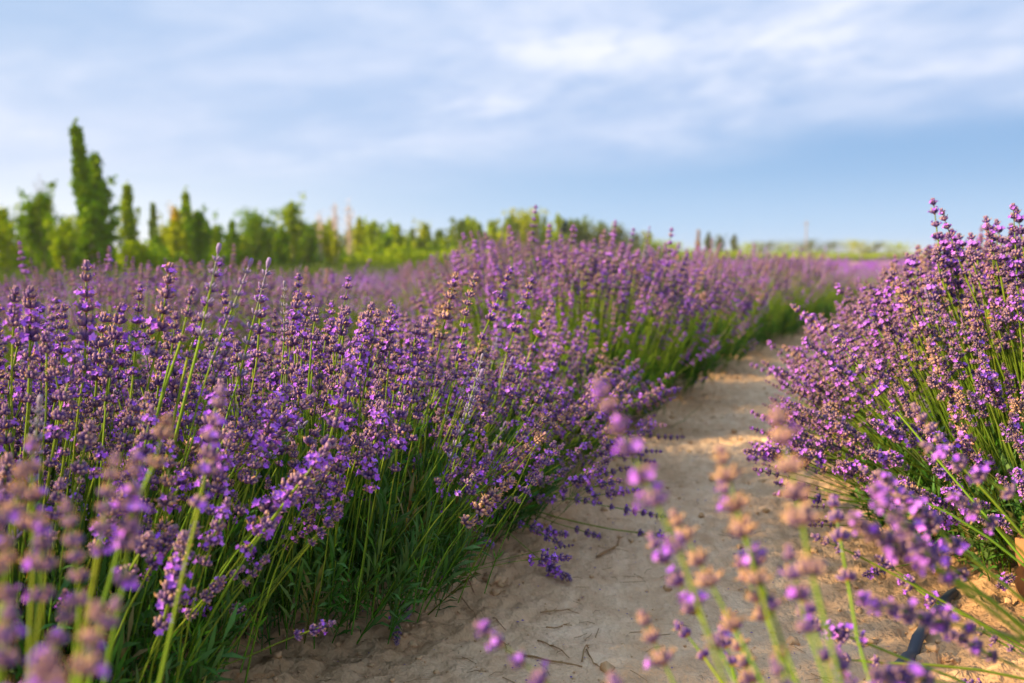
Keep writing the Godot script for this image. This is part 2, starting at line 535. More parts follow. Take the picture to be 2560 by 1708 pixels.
func build_lavender_kit() -> void:
	for k in 18:
		var bend := r(-0.05, 0.38) if k < 13 else r(0.4, 0.85)
		var pts := arc(bend, 7)
		for j in range(1, 7):
			pts[j] += Vector3(0, 0, r(-0.006, 0.006))
		var b := Buf.new()
		var radii := []
		var cols := []
		var warm := r(0.75, 1.25)
		for j in 8:
			radii.append(lerpf(0.0048, 0.0036, j / 7.0))
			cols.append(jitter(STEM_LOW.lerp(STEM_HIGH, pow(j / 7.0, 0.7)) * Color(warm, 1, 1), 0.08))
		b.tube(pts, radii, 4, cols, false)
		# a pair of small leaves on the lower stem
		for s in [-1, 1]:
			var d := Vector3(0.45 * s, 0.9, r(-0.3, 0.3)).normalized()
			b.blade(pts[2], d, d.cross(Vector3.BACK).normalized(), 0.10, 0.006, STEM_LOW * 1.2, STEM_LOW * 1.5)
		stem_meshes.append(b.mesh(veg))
		stem_tips.append(pts[7])
		stem_ends.append((pts[7] - pts[6]).normalized())
	for k in 22:
		if k >= 16:
			# past their best: tan, with few or pale flowers; the last two brown
			head_meshes.append(head_buf([0.16, 0.10, 0.22, 0.03, 0.0, 0.0][k - 16], 0.75, rng.randi_range(3, 6), r(0.013, 0.017), 2, 0.75 if k < 20 else 1.0).mesh(flower))
			continue
		var bloom: float = [0.01, 0.05, 0.09, 0.14, 0.22, 0.36, 0.04, 0.18][k % 8]
		head_meshes.append(head_buf(bloom, r(0.08, 0.32), rng.randi_range(3, 7), r(0.0115, 0.0160), 2).mesh(flower))
	for k in 3:
		bud_meshes.append(bud_buf().mesh(flower))
	# whole spikes (stem and flower in one) for the crowded inside of the bushes and for bushes farther off; height 1 with the flower scaled to suit
	for k in 8:
		var bend := r(0.0, 0.4)
		var pts := arc(bend, 4)
		var b := Buf.new()
		var col := jitter(STEM_LOW.lerp(STEM_HIGH, 0.65), 0.15)
		b.tube(pts, [0.0046, 0.0044, 0.0041, 0.0038, 0.0035], 3, [STEM_LOW, col, col, STEM_HIGH, STEM_HIGH], false)
		var h := head_buf([0.02, 0.06, 0.1, 0.18, 0.04, 0.11, 0.14, 0.26][k], 0.28, rng.randi_range(4, 6), 0.0145, 1)
		b.add(h, Transform3D(look_up((pts[4] - pts[3]).normalized(), r(0, TAU)).scaled(Vector3.ONE * r(1.25, 1.6) / 0.46), pts[4]))
		spike_meshes.append(b.mesh(flower))
		stem_tips.append(pts[4])
	for k in 6:
		far_spike_meshes.append(far_spike_buf())
	for k in 5:
		clump_meshes.append(clump_buf().mesh(flower))
	for k in 4:
		sprig_meshes.append(sprig_buf().mesh(leaf_mat))


func far_spike_buf() -> Buf:
	var b := Buf.new()
	var tip := Vector3(r(0.0, 0.14), 0.40, r(-0.05, 0.05))
	b.tube([Vector3.ZERO, tip * 0.5 - Vector3(tip.x * 0.12, 0, 0), tip], [0.0016, 0.0015, 0.0012], 3, [STEM_LOW, STEM_LOW.lerp(STEM_HIGH, 0.7), STEM_HIGH], false)
	var bloom := r(0.2, 0.6)
	for k in 5:
		var at := tip + Vector3(tip.x * 0.3, 1, 0) * (0.019 * k)
		for j in 6:
			var a := TAU * j / 6.0 + r(-0.4, 0.4)
			var dir := Vector3(cos(a), r(0.25, 1.1), sin(a)).normalized()
			var lit := rng.randf() < bloom
			var cc := jitter(PETAL.lerp(PETAL_PALE, rng.randf()), 0.2) if lit else jitter(CALYX.lerp(CALYX_GREY, rng.randf()), 0.3)
			b.blade(at, dir, dir.cross(Vector3.UP).normalized(), 0.0145 if lit else 0.012, 0.0050 if lit else 0.0030, cc if lit else cc.lerp(BRACT, 0.2), cc if lit else cc.lerp(CALYX_RIM, 0.2))
	return b


func clump_buf() -> Buf:
	# a dozen flower stems with the leaves at their feet, for rows too far off to tell stem from stem
	var b := Buf.new()
	for k in 15:
		var a := r(0, TAU)
		var rad := sqrt(rng.randf()) * 0.16
		var lean := r(0.0, 0.35)
		var axis := Vector3(-sin(a), 0, cos(a))
		b.add(far_spike_meshes[rng.randi() % 6], Transform3D(Basis(axis, -lean).scaled(Vector3.ONE * r(0.55, 1.25)), Vector3(cos(a) * rad, 0.02, sin(a) * rad)))
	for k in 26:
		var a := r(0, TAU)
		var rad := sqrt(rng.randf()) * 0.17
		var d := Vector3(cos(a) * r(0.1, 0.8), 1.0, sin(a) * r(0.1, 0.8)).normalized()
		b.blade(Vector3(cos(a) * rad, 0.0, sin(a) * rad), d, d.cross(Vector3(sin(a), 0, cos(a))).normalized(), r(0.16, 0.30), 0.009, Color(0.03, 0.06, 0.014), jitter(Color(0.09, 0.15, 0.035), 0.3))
	return b


func sprig_buf() -> Buf:
	# a leafy shoot about 12 cm tall with narrow leaves in pairs
	var b := Buf.new()
	var lean := Vector3(r(-0.02, 0.02), 0, r(-0.02, 0.02))
	b.tube([Vector3.ZERO, Vector3(0, 0.05, 0) + lean * 0.5, Vector3(0, 0.10, 0) + lean], [0.0013, 0.0011, 0.0007], 3, [STEM_LOW, STEM_LOW * 1.2, STEM_HIGH * 0.8])
	for k in 7:
		var h := 0.012 + 0.014 * k
		for s in 2:
			var a := k * 1.57 + PI * s + r(-0.3, 0.3)
			var d := Vector3(cos(a), r(0.8, 1.9), sin(a)).normalized()
			var side := d.cross(Vector3.UP).normalized()
			var length := r(0.034, 0.060) * (1.0 - 0.25 * k / 7.0)
			var col := jitter(Color(0.055, 0.165, 0.020).lerp(Color(0.110, 0.175, 0.070), rng.randf() * 0.6), 0.25)
			# two joined pieces, so that the leaf curls over
			var base := Vector3(0, h, 0) + lean * (h / 0.1)
			var mid := base + d * length * 0.55
			var d2 := (d + Vector3(cos(a), -0.25, sin(a)) * 0.45).normalized()
			b.tri(b.vert(base, col * 0.8), b.vert(mid - side * 0.0029, col), b.vert(mid + side * 0.0029, col))
			b.tri(b.vert(mid + side * 0.0029, col), b.vert(mid - side * 0.0029, col), b.vert(mid + d2 * length * 0.45, col * 1.1))
	return b


func look_up(dir: Vector3, spin: float) -> Basis:
	var y := dir.normalized()
	var x := y.cross(Vector3(0.02, 0.05, 1.0)).normalized()
	var z := x.cross(y)
	return Basis(x, y, z) * Basis(Vector3.UP, spin)


func stem_frame(base: Vector3, tip: Vector3, own: Vector3, turn: float) -> Transform3D:
	# carries a stem whose tip lies at own so that it runs from base to tip, arching outwards; turn twists the arch about the chord
	var dir := (tip - base).normalized()
	var out := Vector3(dir.x, -0.001, dir.z)
	var xw := out - dir * out.dot(dir)
	if xw.length() < 0.02:
		xw = Vector3.RIGHT - dir * dir.x
	xw = xw.normalized().rotated(dir, turn)
	var zw := xw.cross(dir)
	var y0 := own.normalized()
	var x0 := y0.cross(Vector3.BACK)
	var rot := Basis(xw, dir, zw) * Basis(x0, y0, Vector3.BACK).transposed()
	return Transform3D(rot.scaled(Vector3.ONE * ((tip - base).length() / own.length())), base)


func flower_stem(bush: Node3D, base: Vector3, tip: Vector3, young := false, old := 0.07, big := 1.0) -> void:
	var k := rng.randi() % 13 if rng.randf() < 0.8 else 13 + rng.randi() % 5
	var t := stem_frame(base, tip, stem_tips[k], rng.randfn(0.0, 0.5))
	var stem := piece("flower_stem", stem_meshes[k], bush, t)
	var hs := (r(1.2, 1.85) if big > 0.95 else r(1.25, 1.5)) * big / t.basis.get_scale().y
	var hm: Mesh = bud_meshes[rng.randi() % 3] if young else (head_meshes[16 + rng.randi() % 6] if rng.randf() < old else head_meshes[rng.randi() % 16 if big > 0.9 else [0, 1, 2, 6, 8, 9, 10, 14, 3, 11][rng.randi() % 10]])
	var d: Vector3 = stem_ends[k] + Vector3(r(-0.12, 0.12), 0, r(-0.12, 0.12))
	piece("flower_spike", hm, stem, Transform3D(look_up(d, r(0, TAU)).scaled(Vector3.ONE * hs), stem_tips[k]))


func dome(high: float, across_r: float, along_r: float, lean: Vector2, q := 0.5, spread := 0.75, edge := 0.6) -> Array:
	# [base, tip] of one stem: tips lie over a dome, feet on a mound of leaves inside it
	var a := r(0, TAU)
	var rr := pow(rng.randf(), q)
	var c := cos(a) * rr * across_r
	var s := sin(a) * rr * along_r
	var flat := Vector2(c * ROW_F + s * ROW_R, -c * ROW_R + s * ROW_F)
	var h := high * (1.0 - edge * pow(rr, 2.3)) * r(0.80, 1.04) * (1.0 if rng.randf() < spread else r(0.55, 1.0))
	h = h - 0.09
	var foot := flat * lerpf(r(0.8, 1.0), r(0.35, 0.65) if edge > 0.5 else r(0.55, 0.85), rr)
	return [Vector3(foot.x, 0.05 + 0.11 * (1.0 - rr * rr) * r(0.4, 1.2), -foot.y), Vector3(flat.x + lean.x * h, maxf(h, 0.05), -flat.y - lean.y * h)]


func leaves(bush: Node3D, n: int, across_r: float, along_r: float, tall: float) -> void:
	for kind in 4:
		var where: Array = []
		var tints: Array = []
		for k in n / 4:
			var a := r(0, TAU)
			var rr := sqrt(rng.randf())
			var c := cos(a) * rr * across_r
			var s := sin(a) * rr * along_r
			var flat := Vector2(c * ROW_F + s * ROW_R, -c * ROW_R + s * ROW_F)
			var d := Vector3(flat.x * r(1.0, 3.2), 1.0, -flat.y * r(1.0, 3.2)).normalized()
			var sc := r(0.8, 1.5) * tall
			where.append(Transform3D(look_up(d, r(0, TAU)).scaled(Vector3(1.0, sc, 1.0) * r(0.9, 1.3)), Vector3(flat.x, r(0.0, 0.15) * (1.0 - 0.6 * rr * rr), -flat.y)))
			var g := r(0.7, 1.25)
			tints.append(Color(g * 2.4, g * 0.95, g * 1.6) if rng.randf() < 0.10 and rr > 0.5 else Color(g * r(0.85, 1.2), g, g * r(0.8, 1.2)))
		many("foliage", sprig_meshes[kind], where, bush, tints)


func woody(bush: Node3D, n: int) -> void:
	for k in n:
		var a := TAU * k / n + r(-0.3, 0.3)
		var d := Vector3(cos(a), r(0.5, 1.0), sin(a))
		var pts := [Vector3(0, -0.02, 0) + d * 0.02, d * 0.07 + Vector3(0, 0.01, 0), d * r(0.12, 0.17) + Vector3(r(-0.02, 0.02), r(0.0, 0.03), r(-0.02, 0.02))]
		var b := Buf.new()
		var col := jitter(Color(0.16, 0.105, 0.065), 0.2)
		b.tube(pts, [0.007, 0.005, 0.003], 5, [col * 0.8, col, col * 1.1])
		piece("branch", b.mesh(veg), bush)


func lavender_bush(label: String, at: Vector2, high: float, across_r: float, along_r: float, singles: int, crowd: int, green: int, lean := Vector2.ZERO, special: Array = [], group := "") -> Node3D:
	var where := on_ground(at.x, at.y, -0.01)
	var bush := thing("lavender_bush", where, label, "lavender bush", group)
	var edge := 0.60 if at.x > 0.9 and across(at.x, at.y) > 0.0 else (0.30 if at.y < 2.2 or at.y > 4.0 else 0.44)
	woody(bush, 6)
	leaves(bush, int(green * 1.4), across_r * 0.66, along_r * 0.66, 1.35)
	for t in special:
		var young: bool = special.size() > 8 and absf(t[0] + 0.405) < 0.006
		var tip := Vector3(t[0], t[1] - (0.115 if young else (0.075 if at.y < 1.2 else 0.105)), -t[2]) - where
		var away := Vector2(tip.x, tip.z) * (r(0.65, 0.9) if high < 0.7 and at.x < 0.0 and t[1] > 0.45 else r(0.25, 0.5))
		flower_stem(bush, Vector3(away.x, r(0.08, 0.14), away.y), tip, young, (0.12 if at.x > 0.0 else 0.25) if at.y < 1.2 else 0.06, (0.92 if at.x > 0.0 else 0.8) if at.y < 1.2 else 1.0)
	for k in singles - special.size():
		var p := dome(high, across_r, along_r, lean, 0.42, 0.5 if high > 0.79 and at.x > 1.0 else 0.78, edge)
		flower_stem(bush, p[0], p[1], rng.randf() < 0.03, 0.3 if at.y < 0.8 else (0.16 if at.x > 0.9 else 0.06), 0.78 if at.y < 1.2 else 1.0)
	var heaps := [[], [], []]
	var which := [rng.randi() % 8, rng.randi() % 8, rng.randi() % 8]
	var tints := [[], [], []]
	for k in crowd:
		var p := dome(high * 0.97, across_r, along_r, lean, 0.55, 0.4 if high > 0.79 and at.x > 1.0 else 0.8, edge)
		var j := k % 3
		heaps[j].append(stem_frame(p[0], p[1], stem_tips[18 + which[j]], rng.randfn(0.0, 0.6)))
		var g := r(0.75, 1.2)
		tints[j].append(Color(g * r(0.9, 1.1), g, g))
	for j in 3:
		if heaps[j].size() > 0:
			many("flower_stems", spike_meshes[which[j]], heaps[j], bush, tints[j])
	return bush


func lavender_row(label: String, c: float, s0: float, s1: float, high: float, cut: Callable) -> void:
	var buckets := [[], [], [], [], []]
	var tints := [[], [], [], [], []]
	var s := s0
	while s < s1:
		for side in 3:
			var off := (side - 1) * 0.27 + r(-0.09, 0.09)
			var p := row_point(c + off, s + r(-0.08, 0.08))
			if not (cut as Callable).call(p):
				continue
			var bushy := 0.9 + 0.22 * wide.get_noise_2d(s * 3.0 + c * 17.0, c * 5.0)
			var hh := high * bushy * (1.0 if side == 1 else 0.82) * r(0.9, 1.1) / 0.53
			var tilt := (side - 1) * r(0.2, 0.5)
			var axis := Vector3(ROW_R, 0, -ROW_F)
			var t := Transform3D((Basis(axis, -tilt) * Basis(Vector3.UP, r(0, TAU))).scaled(Vector3(r(0.9, 1.15), hh, r(0.9, 1.15))), Vector3(p.x, ground_at(p.x, p.y), -p.y))
			var j := rng.randi() % 5
			buckets[j].append(t)
			var g := r(0.85, 1.25)
			tints[j].append(Color(g * r(0.95, 1.15), g * r(0.9, 1.05), g * r(0.9, 1.1)))
		s += 0.2
	var o := Node3D.new()
	o.name = numbered("lavender_row")
	tag(o, label, "lavender row", "", "stuff")
	add_child(o)
	for j in 5:
		if buckets[j].size() > 0:
			many("flower_clumps", clump_meshes[j], buckets[j], o, tints[j])


# ---------------------------------------------------------------- trees

func leaf_clump(b: Buf, at: Vector3, spread: float, n: int, size: float, col: Color, up := 0.5) -> void:
	for k in n:
		var p := at + Vector3(rng.randfn(0, spread), rng.randfn(0, spread * 1.3), rng.randfn(0, spread))
		var d := Vector3(r(-1, 1), r(-0.6, 1.0) + up, r(-1, 1)).normalized()
		var side := d.cross(Vector3(r(-1, 1), r(-0.4, 0.4), r(-1, 1))).normalized()
		var cc := jitter(col, 0.28)
		b.blade(p, d, side, size * r(0.7, 1.3), size * 0.36, cc, cc)


func poplar_crown(kind: int, high: float, wide_: float, lean: float, density: float) -> Array:
	# [crown, trunk]: steep limbs along a leaning trunk, each with clusters of leaves, with uneven outline and gaps
	var crown := Buf.new()
	var trunk := Buf.new()
	var bark := Color(0.24, 0.20, 0.15)
	var axis := func(t: float) -> Vector3: return Vector3(lean * high * t + 0.03 * sin(t * 9.0) * wide_, high * t, 0.03 * cos(t * 7.0) * wide_)
	var pts := []
	var radii := []
	var cols := []
	for k in 8:
		var t := k / 7.0
		pts.append(axis.call(t * 0.97))
		radii.append(lerpf(0.022 * high * 0.6 + 0.02, 0.006, t))
		cols.append(jitter(bark, 0.1))
	trunk.tube(pts, radii, 6, cols)
	var limbs := int(26 + high * 5)
	var leaf := clampf(high * 0.034, 0.085, 0.19)
	var leaders := [[Vector3.ZERO, 1.0, 1.0]]
	for k in ([0, 2, 2][kind]):
		var a0 := r(0, TAU)
		leaders.append([Vector3(cos(a0), 0, sin(a0)) * wide_ * r(0.16, 0.30), r(0.55, 0.86), r(0.65, 0.9)])
	for k in limbs:
		var t := pow((k + rng.randf()) / limbs, 0.85)
		var which: Array = leaders[0] if rng.randf() < [0.72, 0.45, 0.5][kind] else leaders[rng.randi() % leaders.size()]
		var start: Vector3 = axis.call(t * 0.92 * which[1]) + which[0] * minf(1.0, t * 4.0)
		var a := k * 2.4 + r(-0.5, 0.5)
		var prof := 0.0
		if kind == 0:
			prof = (0.6 + 0.4 * smooth(0.0, 0.2, t)) * pow(1.0 - t, 1.2)
		elif kind == 1:
			prof = (0.85 + 0.15 * smooth(0.0, 0.25, t)) * pow(1.0 - t, 1.1)
		else:
			prof = sqrt(maxf(0.0, 1.0 - pow(2.0 * t - 0.75, 2.0) * 0.8)) * (1.0 - 0.4 * t)
		var out: float = wide_ * 0.5 * prof * r(0.55, 1.25) * which[2]
		var rise := out * (r(2.0, 4.0) if kind < 2 else r(0.5, 1.2)) + 0.02 * high
		var tip := start + Vector3(cos(a) * out, minf(rise, high * 1.02 - start.y), sin(a) * out)
		trunk.tube([start, start.lerp(tip, 0.55) + Vector3(cos(a), 0, sin(a)) * out * 0.12, tip], [0.006 + 0.012 * (1.0 - t), 0.008, 0.003], 3, [bark * 0.9, bark, bark], false)
		var tone := jitter(Color(1, 1, 1), 0.25)
		for q in 4:
			var f := 0.3 + 0.24 * q
			leaf_clump(crown, start.lerp(tip, f), 0.028 * wide_ + 0.02, int(25 * density), leaf, tone)
	# leafy leader
	for q in 7:
		leaf_clump(crown, axis.call(0.76 + 0.038 * q), 0.02 + 0.025 * wide_ * (7 - q) / 7.0, int((10 - q) * density), leaf * 0.9, Color.WHITE)
	return [crown, trunk]


func bare_sapling(high: float, wide_: float) -> Array:
	var trunk := Buf.new()
	var crown := Buf.new()
	var col := Color(0.66, 0.54, 0.44)
	trunk.tube([Vector3.ZERO, Vector3(0.03, high * 0.5, 0), Vector3(0, high, 0)], [0.022, 0.014, 0.004], 5, [col, col, col])
	for k in 60:
		var t := 0.15 + 0.8 * k / 60.0
		var a := k * 2.4
		var out := wide_ * 0.5 * r(0.5, 1.0) * pow(1.02 - t, 0.5)
		var s := Vector3(0, high * t * 0.92, 0)
		var tip := s + Vector3(cos(a) * out, out * 3.0, sin(a) * out)
		tip.y = minf(tip.y, high)
		crown.tube([s, s.lerp(tip, 0.6) + Vector3(cos(a), 0, sin(a)) * 0.02, tip], [0.010, 0.008, 0.004], 3, [jitter(col, 0.1), jitter(col, 0.15), jitter(col, 0.15)], false)
		for q in 3:
			leaf_clump(crown, s.lerp(tip, 0.5 + 0.22 * q), 0.10, 2, 0.08, col)
	return [crown, trunk]


func tinted(col: Color, bl := 0.55) -> StandardMaterial3D:
	var m := StandardMaterial3D.new()
	m.resource_name = "leaves"
	m.vertex_color_use_as_albedo = true
	m.albedo_color = col.linear_to_srgb()
	m.roughness = 0.55
	m.metallic_specular = 0.12
	m.backlight_enabled = true
	m.backlight = Color(bl, bl, bl * 0.6)
	return m


func build_trees() -> void:
	var tones := {
		"b": tinted(Color(0.340, 0.470, 0.003)), "d": tinted(Color(0.190, 0.345, 0.004)), "u": tinted(Color(0.180, 0.285, 0.030)), "y": tinted(Color(0.440, 0.510, 0.003)),
		"n": tinted(Color(0.030, 0.085, 0.055)), "g": tinted(Color(0.135, 0.185, 0.055)), "o": tinted(Color(0.50, 0.31, 0.12)), "t": tinted(Color(1, 1, 1), 0.2),
	}
	var yellow := tinted(Color(0.62, 0.42, 0.02))
	for e in TREES:
		var sort: String = ["poplar_tree", "poplar_tree", "leafy_tree", "bare_sapling", "shrub"][e[4]]
		var o := thing(sort, Vector3(e[0], 0, -e[1]), e[7], ["poplar", "poplar", "tree", "sapling", "shrub"][e[4]], ["poplars along the far edge of the field", "poplars along the far edge of the field", "trees of the distant grove", "pale bare saplings", "shrubs at the foot of the poplars"][e[4]])
		o.position.x -= e[6] * e[2]
		var two: Array
		if e[4] == 3:
			two = bare_sapling(e[2], e[3])
		else:
			two = poplar_crown(2 if e[4] == 4 else e[4], e[2] * 0.97, e[3] * ([1.15, 1.5, 1.8, 1.8, 1.7][e[4]]), e[6], 1.25 if e[5] in ["d", "n"] else 1.0)
		piece("trunk", two[1].mesh(veg), o)
		piece("crown", two[0].mesh(tones[e[5]]), o)
		if e[7].contains("patch of yellow"):
			var b := Buf.new()
			for q in 9:
				leaf_clump(b, Vector3(r(-0.16, 0.06), e[2] * r(0.74, 0.99), r(0.0, 0.25)), 0.07, 16, 0.08, Color.WHITE)
			piece("yellow_leaves", b.mesh(yellow), o).set_meta("label", "yellowed leaves at the poplar's top")
		if e[7].contains("bare twigs"):
			var b := Buf.new()
			for q in 5:
				var s := Vector3(r(-0.1, 0.15), e[2] * r(0.8, 0.95), r(-0.1, 0.1))
				b.tube([s, s + Vector3(-0.06, 0.35, 0), s + Vector3(-0.16, r(0.55, 0.8), 0)], [0.012, 0.009, 0.004], 3, [Color(0.3, 0.22, 0.16), Color(0.3, 0.22, 0.16), Color(0.3, 0.22, 0.16)])
			piece("bare_twigs", b.mesh(veg), o)
	# more poplars of the same planting, standing behind and between
	var plain := [poplar_crown(0, 2.2, 1.0, 0.0, 0.9), poplar_crown(1, 2.2, 1.25, 0.02, 1.0), poplar_crown(1, 2.2, 1.1, -0.02, 1.0), poplar_crown(0, 2.2, 0.9, 0.03, 0.9)]
	var plain_meshes := []
	for two in plain:
		plain_meshes.append([two[1].mesh(veg), two[0].mesh(tones["d"])])
	var skyline := [[0.0, 505.0], [110.0, 505.0], [200.0, 500.0], [255.0, 560.0], [345.0, 560.0], [410.0, 500.0], [480.0, 530.0], [560.0, 530.0], [700.0, 525.0], [840.0, 525.0], [900.0, 535.0], [1000.0, 550.0], [1050.0, 520.0], [1250.0, 512.0], [1330.0, 530.0], [1450.0, 545.0], [1560.0, 568.0]]
	for k in 84:
		var px := 20.0 + 1500.0 * pow((k + r(0.1, 0.9)) / 84.0, 0.85)
		var top := 560.0
		for j in skyline.size() - 1:
			if px >= skyline[j][0] and px < skyline[j + 1][0]:
				top = lerpf(skyline[j][1], skyline[j + 1][1], (px - skyline[j][0]) / (skyline[j + 1][0] - skyline[j][0]))
		var d := 28.0 * exp(pow(px / 2350.0, 1.3) * 2.1) + r(1.0, 6.0)
		var h := EYE + (588.0 - top - lerpf(-34.0, 18.0, pow(rng.randf(), 0.7))) * d / 2277.0
		var near = TREES[0]
		for e in TREES:
			if absf(e[0] / e[1] * 2277.0 + 1175.0 - px) < absf(near[0] / near[1] * 2277.0 + 1175.0 - px):
				near = e
		var words_near: PackedStringArray = (near[7] as String).split(",")[0].split(" ")
		var side := "left" if px < near[0] / near[1] * 2277.0 + 1175.0 else "right"
		var o := thing("poplar_tree", Vector3((px - 1175.0) / 2277.0 * d, 0, -d), "%s just %s of the %s" % [["lower poplar", "slight low poplar", "low leafy poplar", "low pointed poplar", "narrow low poplar", "plump low poplar"][k % 6], side, " ".join(words_near.slice(0, 9))], "poplar", "poplars along the far edge of the field")
		var sc := h / 2.2
		var pick: Array = plain_meshes[rng.randi() % 4]
		var t := Transform3D(Basis(Vector3.UP, r(0, TAU)).scaled(Vector3(sc * r(0.7, 1.15), sc, sc * r(0.7, 1.15))), Vector3.ZERO)
		piece("trunk", pick[0], o, t)
		piece("crown", pick[1], o, t, tones[["d", "b", "b", "y", "b", "d", "y"][rng.randi() % 7] if px < 980.0 else ["u", "b", "u", "y", "u"][rng.randi() % 5]])
	# low far hedge on the right
	var hedge_words := ["first low far shrub of the hedge right of the last poplar", "second low far shrub of the hedge, rounded", "third low far shrub of the hedge, left of the pole", "tall pale shrub of the far hedge behind the pole", "pale shrub of the far hedge right of the pole", "broad pale shrub of the far hedge above the purple row end", "far hedge shrub just left of the tall right lavender bush", "far hedge shrub half behind the tall right lavender bush"]
	for k in HEDGE.size():
		var e = HEDGE[k]
		var o := thing("shrub", Vector3(e[0], 0, -e[1]), hedge_words[k], "shrub", "shrubs of the far hedge")
		var two := poplar_crown(2, e[2], e[3] * 1.25, 0.0, 1.1)
		piece("trunk", two[1].mesh(veg), o)
		piece("crown", two[0].mesh(tones[["b", "g", "b", "g", "g", "y", "g", "b"][k]]), o)
	# dense low growth under the trees: one mass
	for part in 2:
		var b := Buf.new()
		for q in 26:
			leaf_clump(b, Vector3(r(-0.5, 0.5), r(0.1, 0.75), r(-0.4, 0.4)), 0.12, 11, 0.12, Color.WHITE, 0.6)
		var mesh := b.mesh(tones[["d", "b"][part]])
		var where: Array = []
		for k in 150:
			var f := k / 150.0
			var xp := -0.05 + 0.95 * f
			var d := 28.0 * exp(pow(maxf(xp, 0.0), 1.3) * 2.1)
			var x := (xp * 2350.0 - 1175.0) / 2277.0 * d
			if part == 0:
				where.append(Transform3D(Basis(Vector3.UP, r(0, TAU)).scaled(Vector3(1.0 + f, r(0.7, 1.15) if k < 60 else r(1.0, 1.6), 1.0 + f)), Vector3(x + r(-0.5, 0.5), 0, -d - r(1.0, 4.0))))
			elif k > 66:
				for q in 2:
					where.append(Transform3D(Basis(Vector3.UP, r(0, TAU)).scaled(Vector3(1.2 + f, r(0.7, 1.3), 1.2 + f)), Vector3(x + r(-0.8, 0.8), 0, -d + r(1.0, 6.0))))
		var o := many("undergrowth", mesh, where, self)
		tag(o, ["dark green undergrowth filling the foot of the poplar line", "bright yellow-green low growth in front of the middle of the tree line"][part], "undergrowth", "", "stuff")


func build_meadow() -> void:
	var b := Buf.new()
	for k in 22:
		var a := r(0, TAU)
		var d := Vector3(cos(a) * r(0.1, 0.6), 1.0, sin(a) * r(0.1, 0.6)).normalized()
		b.blade(Vector3(r(-0.15, 0.15), 0, r(-0.15, 0.15)), d, d.cross(Vector3(sin(a), 0.1, -cos(a))).normalized(), r(0.12, 0.32), 0.012, Color(0.6, 0.7, 0.6), jitter(Color(1, 1, 1), 0.3))
	var mesh := b.mesh(tinted(Color(0.115, 0.175, 0.03)))
	var where: Array = []
	for k in 16000:
		var d := exp(r(log(13.0), log(170.0)))
		var x := d * r(-0.62, 0.62)
		if in_field(Vector2(x, d)):
			continue
		where.append(Transform3D(Basis(Vector3.UP, r(0, TAU)).scaled(Vector3.ONE * r(0.7, 1.3) * (1.0 + d * 0.012)), Vector3(x, 0, -d)))
	tag(many("meadow_grass", mesh, where, self), "green grass between the lavender field and the trees", "grass", "", "stuff")


func in_field(p: Vector2) -> bool:
	# the field ends nearer on the left, where the poplars stand closest
	return p.y < 13.0 + maxf(0.0, p.x + 6.0) * 2.6 and p.y < 115.0


# ---------------------------------------------------------------- small things

